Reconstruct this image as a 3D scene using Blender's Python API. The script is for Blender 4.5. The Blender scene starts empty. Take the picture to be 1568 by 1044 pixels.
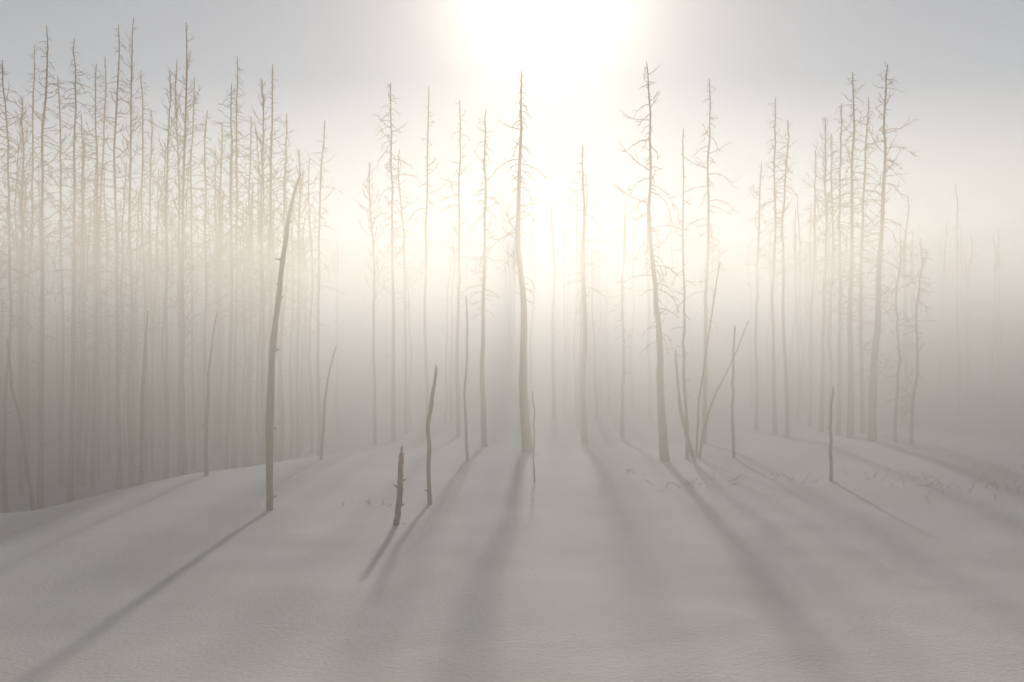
import bpy, math, random
from mathutils import Vector, noise
random.seed(7)
F=1045.0; H=4.0; HY=513.0; CX=784.0
scene=bpy.context.scene
scene.view_settings.view_transform='Standard'; scene.view_settings.look='None'; scene.view_settings.exposure=0

# ---------------- terrain ----------------
def sstep(a,b,t):
    t=max(0.0,min(1.0,(t-a)/(b-a))); return t*t*(3-2*t)
def crest(x):
    pts=[(-60,12),(-14,14.5),(-11.3,15.8),(-9.6,19.5),(-6,23),(-2,23.5),(9,23.5),(14,27),(20,26),(60,24)]
    if x<=pts[0][0]: return pts[0][1]
    for (a,b),(c,d) in zip(pts,pts[1:]):
        if x<=c: return b+(d-b)*(x-a)/(c-a)
    return pts[-1][1]
def terrain(x,y):
    c=crest(x)
    drop=0.6+1.5*sstep(-2,-14,x) if x<0 else 0.6
    z=-drop*sstep(c-1.5,c+10,y)
    n=noise.noise(Vector((x*0.09,y*0.13,3.1)))*0.16+noise.noise(Vector((x*0.3,y*0.45,7.7)))*0.055
    n+=noise.noise(Vector((x*0.9,y*1.6,1.7)))*0.018
    z+=n*sstep(400,60,abs(y)+abs(x))
    z+=0.12*math.exp(-((x-14.5)/4.5)**2-((y-24.5)/3.5)**2)
    z+=1.3*sstep(60,160,y)
    return z
def axis(lo,hi,step,far):
    v=[];t=lo
    while t<hi: v.append(t); t+=step
    s=step; t=hi
    while t<far: v.append(t); s*=1.22; t+=s
    v.append(far)
    s=step; t=lo-step; pre=[]
    while t>-far: pre.append(t); s*=1.22; t-=s
    pre.append(-far)
    return pre[::-1]+v
xs=axis(-24,24,0.25,1500); ys=axis(2,34,0.2,1500)
verts=[(x,y,terrain(x,y)) for y in ys for x in xs]
nx=len(xs)
faces=[(j*nx+i,j*nx+i+1,(j+1)*nx+i+1,(j+1)*nx+i) for j in range(len(ys)-1) for i in range(nx-1)]
me=bpy.data.meshes.new("snow_ground"); me.from_pydata(verts,[],faces)
for p in me.polygons: p.use_smooth=True
ground=bpy.data.objects.new("snow_ground",me); scene.collection.objects.link(ground)

# ---------------- materials ----------------
def mat_snow():
    m=bpy.data.materials.new("snow"); m.use_nodes=True; nt=m.node_tree; b=nt.nodes["Principled BSDF"]
    tc=nt.nodes.new("ShaderNodeTexCoord")
    n1=nt.nodes.new("ShaderNodeTexNoise"); n1.inputs["Scale"].default_value=16; n1.inputs["Detail"].default_value=8; n1.inputs["Roughness"].default_value=0.65
    mp=nt.nodes.new("ShaderNodeMapping"); mp.inputs["Scale"].default_value=(0.9,1.4,1)
    nt.links.new(tc.outputs["Object"],mp.inputs["Vector"]); nt.links.new(mp.outputs["Vector"],n1.inputs["Vector"])
    n2=nt.nodes.new("ShaderNodeTexNoise"); n2.inputs["Scale"].default_value=0.5; n2.inputs["Detail"].default_value=5
    nt.links.new(mp.outputs["Vector"],n2.inputs["Vector"])
    cr=nt.nodes.new("ShaderNodeValToRGB"); cr.color_ramp.elements[0].position=0.3; cr.color_ramp.elements[1].position=0.75
    cr.color_ramp.elements[0].color=(0.60,0.58,0.545,1); cr.color_ramp.elements[1].color=(0.70,0.685,0.65,1)
    nt.links.new(n2.outputs["Fac"],cr.inputs["Fac"]); nt.links.new(cr.outputs["Color"],b.inputs["Base Color"])
    bp=nt.nodes.new("ShaderNodeBump"); bp.inputs["Strength"].default_value=0.55; bp.inputs["Distance"].default_value=0.034
    nt.links.new(n1.outputs["Fac"],bp.inputs["Height"]); nt.links.new(bp.outputs["Normal"],b.inputs["Normal"])
    b.inputs["Roughness"].default_value=0.75
    b.inputs["Specular IOR Level"].default_value=0.2
    return m
def mat_bark(name,c1,c2):
    m=bpy.data.materials.new(name); m.use_nodes=True; nt=m.node_tree; b=nt.nodes["Principled BSDF"]
    tc=nt.nodes.new("ShaderNodeTexCoord")
    mp=nt.nodes.new("ShaderNodeMapping"); mp.inputs["Scale"].default_value=(14,14,2)
    n1=nt.nodes.new("ShaderNodeTexNoise"); n1.inputs["Scale"].default_value=1.5; n1.inputs["Detail"].default_value=6
    nt.links.new(tc.outputs["Object"],mp.inputs["Vector"]); nt.links.new(mp.outputs["Vector"],n1.inputs["Vector"])
    cr=nt.nodes.new("ShaderNodeValToRGB"); cr.color_ramp.elements[0].position=0.35; cr.color_ramp.elements[1].position=0.65
    cr.color_ramp.elements[0].color=(*c1,1); cr.color_ramp.elements[1].color=(*c2,1)
    nt.links.new(n1.outputs["Fac"],cr.inputs["Fac"]); nt.links.new(cr.outputs["Color"],b.inputs["Base Color"])
    bp=nt.nodes.new("ShaderNodeBump"); bp.inputs["Strength"].default_value=0.7; bp.inputs["Distance"].default_value=0.02
    nt.links.new(n1.outputs["Fac"],bp.inputs["Height"]); nt.links.new(bp.outputs["Normal"],b.inputs["Normal"])
    b.inputs["Roughness"].default_value=0.9
    return m
me.materials.append(mat_snow())
bark=mat_bark("dead_bark",(0.085,0.050,0.033),(0.22,0.145,0.095))

# ---------------- geometry builder ----------------
class B:
    def __init__(s): s.v=[]; s.f=[]
    def tube(s,pts,rad,n,jit=0.0):
        base=len(s.v); up=Vector((0,0,1)); N=len(pts)
        for i,p in enumerate(pts):
            d=(pts[min(i+1,N-1)]-pts[max(i-1,0)])
            if d.length<1e-6: d=Vector((0,0,1))
            d.normalize()
            a=d.cross(Vector((0.31,0.95,0.05)) if abs(d.z)>0.7 else up).normalized(); b=d.cross(a)
            for k in range(n):
                t=2*math.pi*k/n; r=rad[i]*(1+random.uniform(-jit,jit))
                s.v.append(p+a*(math.cos(t)*r)+b*(math.sin(t)*r))
        for i in range(N-1):
            for k in range(n):
                k2=(k+1)%n
                s.f.append((base+i*n+k,base+i*n+k2,base+(i+1)*n+k2,base+(i+1)*n+k))
        if n>3:
            s.f.append(tuple(base+(N-1)*n+k for k in range(n)))
            s.f.append(tuple(base+k for k in reversed(range(n))))
    def obj(s,name,mat,origin):
        m=bpy.data.meshes.new(name); m.from_pydata([v-origin for v in s.v],[],s.f)
        for p in m.polygons: p.use_smooth=True
        m.materials.append(mat); o=bpy.data.objects.new(name,m); o.location=origin
        scene.collection.objects.link(o); return o
def catmull(pts,t):
    n=len(pts)-1; u=t*n; i=min(int(u),n-1); f=u-i
    p0=pts[max(i-1,0)];p1=pts[i];p2=pts[i+1];p3=pts[min(i+2,n)]
    return 0.5*((2*p1)+(p2-p0)*f+(2*p0-5*p1+4*p2-p3)*f*f+(3*p1-p0-3*p2+p3)*f**3)
def branch(b,p,az,L,r,style):
    n=4; pts=[]
    pitch0=random.uniform(-0.1,0.5) if style!='up' else random.uniform(0.0,0.7)
    curve={'droop':random.choice([-1.7,-1.5,-1.0,0.5]),'up':1.0,'mix':random.choice([-1.4,-0.8,0.8])}[style]*random.uniform(0.6,1.2)
    q=p.copy(); pts.append(q.copy()); a=pitch0; s=az
    for i in range(n):
        a+=curve/n; s+=random.uniform(-.2,.2)
        q=q+Vector((math.cos(s)*math.cos(a),math.sin(s)*math.cos(a),math.sin(a)))*(L/n); pts.append(q.copy())
    b.tube(pts,[r*(1-0.65*i/n) for i in range(n+1)],3)
    for k in range(int(L*5)+random.randint(0,2)):
        i=random.randint(1,n-1); t=random.random(); st=pts[i].lerp(pts[i+1],t)
        a2=a*0.5+random.uniform(-.6,.9); s2=s+random.choice([-1,1])*random.uniform(.4,1.1); l=L*random.uniform(.15,.4)
        d=Vector((math.cos(s2)*math.cos(a2),math.sin(s2)*math.cos(a2),math.sin(a2)))
        m=st+d*l*0.5; e=m+(d+Vector((0,0,random.uniform(-.4,.6)))).normalized()*l*0.5
        b.tube([st,m,e],[r*.5,r*.4,r*.25],3)
def build_tree(b,base,ctrl,r0,rt,nb,bl,style,t0=0.3,sides=8,br=1.0):
    N=22
    ph=random.uniform(0,99)
    cp=[base]+ctrl
    pts=[]
    for i in range(N+1):
        t=i/N; q=catmull(cp,t)
        w=0.07*min(1,t*3)*(1.0 if len(ctrl)>1 else 1.6)
        q=q+Vector((noise.noise(Vector((t*4,ph,0))),noise.noise(Vector((ph,t*4,2))),0))*w*2
        q=q+Vector((noise.noise(Vector((t*14,ph,5))),noise.noise(Vector((ph,t*14,8))),0))*0.06*min(1,t*3)
        pts.append(q)
    rad=[(r0+(rt-r0)*(i/N)**0.75)*(1.25 if i==0 else 1) for i in range(N+1)]
    b.tube(pts,rad,sides,0.08)
    for k in range(10 if sides>5 else 0):
        t=random.uniform(0.06,t0+0.05); u=t*N; i=min(int(u),N-1); p=pts[i].lerp(pts[i+1],u-i)
        az=random.uniform(0,6.28); d=Vector((math.cos(az),math.sin(az),random.uniform(-.2,.5))).normalized(); l=random.uniform(.12,.4)
        b.tube([p,p+d*l],[.014,.006],3)
    for k in range(nb):
        t=t0+(0.985-t0)*((k+random.random())/nb)**0.9
        u=t*N; i=min(int(u),N-1); p=pts[i].lerp(pts[i+1],u-i)
        env=min(1.0,(1.02-t)*3.0+0.14)*(0.55+0.45*min(1,(t-t0)*5+0.2))
        L=bl*env*random.uniform(0.25,1.35)
        if random.random()<0.2: L*=0.3
        branch(b,p,random.uniform(0,2*math.pi),L,(0.009+0.010*env)*br,style)
def W(px,D,py): return Vector(((px-CX)/F*D,D,H+(HY-py)/F*D))
def tree(pts,D,w,nb=60,bl=0.8,style='mix',t0=0.3,br=1.0,name="dead_tree",wt=1.2):
    px,py=pts[0]; x=(px-CX)/F*D; base=Vector((x,D,terrain(x,D)-0.25))
    ctrl=[W(a,D,c) for a,c in pts[1:]]
    b=B(); build_tree(b,base,ctrl,0.82*w/2/F*D,wt/2/F*D,nb,bl,style,t0,8,br)
    return b.obj(name,bark,base)

def dz(by): return H*F/(by-HY)
def snag(pts,D,ws,name,knots=6):
    x=(pts[0][0]-CX)/F*D; base=Vector((x,D,terrain(x,D)-0.2))
    P=[base]+[W(a,D,c) for a,c in pts]
    P[1]=Vector((P[1].x,D,terrain(x,D)+0.02))
    N=30; out=[];rad=[]; ph=random.uniform(0,50)
    for i in range(N+1):
        t=i/N; q=catmull(P,t)
        q=q+Vector((noise.noise(Vector((t*9,ph,0))),noise.noise(Vector((ph,t*9,0))),0))*0.035
        out.append(q); u=t*(len(ws)-1); k=min(int(u),len(ws)-2)
        rad.append(0.9*(ws[k]+(ws[k+1]-ws[k])*(u-k))/2/F*D*(1+0.16*noise.noise(Vector((t*20,ph,3)))))
    b=B(); b.tube(out,rad,12,0.10)
    for k in range(knots):
        i=random.randint(4,N-2); p=out[i]; az=random.uniform(0,6.28); L=rad[i]*random.uniform(1.8,3.6)
        d=Vector((math.cos(az),math.sin(az),random.uniform(.1,.8))).normalized()
        b.tube([p,p+d*L*.6,p+d*L],[rad[i]*.5,rad[i]*.35,rad[i]*.15],5,0.1)
    tp=out[-1]
    for k in range(3):
        d=Vector((random.uniform(-.3,.3),random.uniform(-.3,.3),1)); L=rad[-1]*random.uniform(1.5,4)
        b.tube([tp-d*0.05,tp+d*L],[rad[-1]*.6,rad[-1]*.1],4)
    return b.obj(name,bark,base)
snag([(412,783),(413,640),(417,540),(424,475),(435,390),(446,315),(461,266)],dz(783),[12,12,12,11,9,8,6,3],"leaning_snag",12)
snag([(607,805),(611,765),(613,725),(615,694)],dz(805),[10,10,10,9,8],"broken_stump",6)
snag([(657,770),(656,705),(656,650),(662,605),(668,563)],dz(770),[8,8,7,7,6,4],"snag",5)
snag([(1273,742),(1273,690),(1273,640),(1275,593)],dz(742),[6,6,5,4,3],"snag",4)
snag([(215,742),(217,650),(220,560),(227,478)],dz(742),[8,8,7,5,2],"snag",6)
snag([(315,730),(317,640),(321,555),(332,478)],dz(730),[6,6,5,4,2],"snag",6)
snag([(1124,697),(1122,620),(1123,560),(1124,500)],dz(700),[7,6,5,4,3],"snag",6)
snag([(716,704),(712,610),(716,540),(714,455)],dz(704),[6,5,4,3,2],"snag",4)
snag([(492,700),(497,620),(504,570),(515,530)],dz(702),[5,5,5,3,2],"snag",5)
snag([(1062,694),(1046,640),(1038,590),(1036,536)],dz(700),[8,7,6,4,3],"snag",4)
snag([(1072,694),(1080,650),(1098,600),(1118,560),(1146,492)],dz(699),[5,4,4,3,2,2],"snag",4)
snag([(1068,694),(1070,620),(1078,560),(1102,402)],dz(698),[5,4,3,3,2],"snag",8)
snag([(818,740),(817,700),(818,650),(816,600)],dz(740),[3,3,2,2,2],"snag",3)
snag([(50,740),(34,660),(18,590),(12,520)],dz(735),[7,6,5,4,3],"snag",4)

T=tree
T([(808,700),(800,520),(797,300),(799,106)],24,24,90,0.95,'droop',0.42,1.15)
T([(742,690),(740,450),(746,168)],26,14,80,0.85,'mix',0.42,1.1)
T([(702,690),(703,450),(703,155)],31,11,70,.9,'mix',0.4,1.1)
T([(655,690),(652,400),(656,135)],33,9,60,.8,'mix',0.45,1.1)
T([(895,690),(892,450),(894,222)],28,15,85,.85,'mix',0.35,1.1)
T([(953,690),(955,500),(955,330)],30,9,50,.7,'mix',0.3,1.1)
T([(1019,690),(1008,540),(997,330),(990,96)],22,20,80,1.15,'droop',0.36,1.1)
T([(1053,696),(1048,500),(1046,198)],dz(700),8,35,.5,'mix',0.4)
T([(1078,690),(1082,430),(1085,122)],28,11,80,1.0,'droop',0.35,1.1)
T([(1187,690),(1184,400),(1187,150)],30,9,80,.9,'mix',0.4)
T([(1206,690),(1200,400),(1206,185)],29,9,70,.8,'mix',0.4)
T([(1158,690),(1160,430),(1165,250)],32,8,60,.8,'mix',0.4)
T([(1336,690),(1345,420),(1359,100)],25,19,130,1.15,'mix',0.22,1.1)
T([(1303,690),(1303,420),(1305,112)],26.5,15,115,.95,'mix',0.35,1.1)
T([(1284,690),(1286,420),(1285,160)],28,10,95,.9,'mix',0.35)
T([(1322,690),(1318,420),(1328,150)],29,11,95,.9,'mix',0.35)
T([(1258,690),(1262,430),(1264,180)],30,10,100,.95,'up',0.35)
T([(1270,690),(1274,430),(1272,205)],31,9,95,.95,'mix',0.35)
T([(1372,680),(1374,500),(1380,365)],24.5,7,50,.6,'mix',0.15)
T([(1396,680),(1402,500),(1413,365)],24,8,60,.7,'mix',0.15)
T([(1240,690),(1245,430),(1247,230)],33,8,70,.9,'mix',0.35)
T([(603,690),(601,400),(599,128)],30,10,100,1.1,'mix',0.4,1.1)
T([(574,690),(573,450),(566,250)],30,8,70,.9,'up',0.4,1.1)
T([(622,690),(620,450),(612,230)],34,8,70,.9,'mix',0.4,1.1)
T([(488,690),(490,450),(496,185)],29,9,80,.9,'mix',0.35)
left=[(12,95,9,22),(38,150,8,26),(55,70,8,29),(74,42,13,23),(92,120,9,28),(118,62,11,24),(150,100,9,27),(160,88,8,31),
(182,40,11,25),(207,30,10,27),(218,110,8,30),(232,170,8,33),(262,110,10,26),(274,95,9,29),(287,38,13,24),(298,120,8,31),
(318,170,8,28),(340,190,8,32),(357,130,10,26),(365,88,10,29),(384,180,8,31),(404,125,11,25.5),(418,100,11,27.5),(440,175,9,29),(458,230,9,31),(-15,60,10,23),(-40,100,10,25),(330,240,7,35),(130,200,8,34)]
for (x,ty,w,D) in left:
    bx=x+random.uniform(-14,4)
    T([(bx,730),(bx*0.5+x*0.5+random.uniform(-4,4),430),(x,ty)],D,w,random.randint(105,140),0.85,random.choice(['up','mix','mix']),random.uniform(.28,.45),1.05)
b=B()
def mass(x0,x1,n,D0,D1,h0,h1,nb,br):
    for _ in range(n):
        D=random.uniform(D0,D1); px=random.uniform(x0,x1); X=(px-CX)/F*D
        base=Vector((X,D,terrain(X,D)-.3)); h=random.uniform(h0,h1)
        top=Vector((X+random.uniform(-.4,.4),D+random.uniform(-.3,.3),base.z+h))
        build_tree(b,base,[top],random.uniform(.07,.14),0.015,nb,random.uniform(.6,1.0),'mix',random.uniform(.3,.5),5,br)
mass(-300,480,210,27,52,10,16,42,1.3)
mass(480,1250,46,34,55,9,13.5,18,0.9)
mass(1200,1900,120,36,75,9,14,25,1.0)
b.obj("distant_forest",bark,Vector((0,45,0)))

def shrub(px,py,n,spread,h):
    D=dz(py); x=(px-CX)/F*D; o=Vector((x,D,terrain(x,D))); b=B()
    for _ in range(n):
        X=x+random.gauss(0,spread); Y=D+random.gauss(0,spread*.6); q=Vector((X,Y,terrain(X,Y)-.03))
        a=random.uniform(0.5,1.4); s=random.uniform(0,6.28); L=h*random.uniform(.4,1.2); pts=[q.copy()]
        for i in range(4):
            a-=random.uniform(0,.3); s+=random.uniform(-.3,.3)
            q=q+Vector((math.cos(s)*math.cos(a),math.sin(s)*math.cos(a),math.sin(a)))*L/4; pts.append(q.copy())
        b.tube(pts,[.007,.007,.006,.005,.004],3)
        for k in range(2):
            st=pts[random.randint(1,3)]; d=Vector((random.uniform(-1,1),random.uniform(-.6,.6),random.uniform(0,1))).normalized()
            b.tube([st,st+d*L*.3],[.005,.004],3)
    b.obj("dead_shrub",bark,o)
for a in [(560,772,8,.25,.2),(590,776,5,.15,.2),(1045,748,14,.4,.32),(1105,742,12,.4,.3),(1180,735,10,.5,.24),(960,728,10,.4,.22),
          (1420,752,16,.7,.36),(1470,742,16,.9,.32),(1540,756,14,.8,.36),(1350,738,10,.5,.25),(1240,742,8,.4,.22),(1550,728,12,.6,.3)]: shrub(*a)

# ---------------- fog banks ----------------
def fog(name,xr,y0,y1,z0,z1,comps):
    v=[(-xr,y0,z0),(xr,y0,z0),(xr,y1,z0),(-xr,y1,z0),(-xr,y0,z1),(xr,y0,z1),(xr,y1,z1),(-xr,y1,z1)]
    f=[(3,2,1,0),(4,5,6,7),(0,1,5,4),(1,2,6,5),(2,3,7,6),(3,0,4,7)]
    m=bpy.data.meshes.new(name); m.from_pydata(v,[],f)
    o=bpy.data.objects.new(name,m); scene.collection.objects.link(o)
    mt=bpy.data.materials.new(name); mt.use_nodes=True; nt=mt.node_tree; nt.nodes.clear()
    out=nt.nodes.new("ShaderNodeOutputMaterial"); last=None
    for dens,g,col in comps:
        vs=nt.nodes.new("ShaderNodeVolumeScatter")
        vs.inputs["Density"].default_value=dens; vs.inputs["Anisotropy"].default_value=g; vs.inputs["Color"].default_value=(*col,1)
        if last is None: last=vs
        else:
            ad=nt.nodes.new("ShaderNodeAddShader"); nt.links.new(last.outputs[0],ad.inputs[0]); nt.links.new(vs.outputs[0],ad.inputs[1]); last=ad
    nt.links.new(last.outputs[0],out.inputs["Volume"]); m.materials.append(mt)
    return o
warm=(1.0,0.95,0.86)
fog("high_mist",260,-60,400,-8.0,17,[(0.010,0.2,warm),(0.0007,0.9,(1,.98,.95))])
fog("ground_fog",240,8,380,-7.0,7.0,[(0.072,0.45,warm)])

# ---------------- light ----------------
el=math.radians(28); az=math.atan((836-CX)/F)
d=Vector((math.sin(az)*math.cos(el),math.cos(az)*math.cos(el),math.sin(el)))
L=bpy.data.lights.new("sun","SUN"); L.energy=7.2; L.angle=math.radians(2.8); L.color=(1,0.885,0.72)
so=bpy.data.objects.new("sun",L); so.rotation_euler=(-d).to_track_quat('-Z','Y').to_euler(); scene.collection.objects.link(so)
w=bpy.data.worlds.new("World"); scene.world=w; w.use_nodes=True; nt=w.node_tree
sky=nt.nodes.new("ShaderNodeTexSky"); sky.sky_type='NISHITA'; sky.sun_disc=False
sky.sun_elevation=el; sky.sun_rotation=az; sky.air_density=0.8; sky.dust_density=0.2
hs=nt.nodes.new("ShaderNodeHueSaturation"); hs.inputs["Saturation"].default_value=0.65
mx=nt.nodes.new("ShaderNodeMix"); mx.data_type='RGBA'; mx.blend_type='MULTIPLY'; mx.inputs[0].default_value=1.0; mx.inputs[7].default_value=(1,0.95,0.86,1)
nt.links.new(sky.outputs[0],hs.inputs["Color"]); nt.links.new(hs.outputs[0],mx.inputs[6])
nt.links.new(mx.outputs[2],nt.nodes["Background"].inputs[0]); nt.nodes["Background"].inputs[1].default_value=0.088

cam=bpy.data.cameras.new("camera"); cam.lens=24; cam.sensor_width=36; cam.clip_end=5000
co=bpy.data.objects.new("camera",cam); co.location=(0,0,H)
co.rotation_euler=(math.radians(90)-math.atan(9/F),0,0); scene.collection.objects.link(co); scene.camera=co
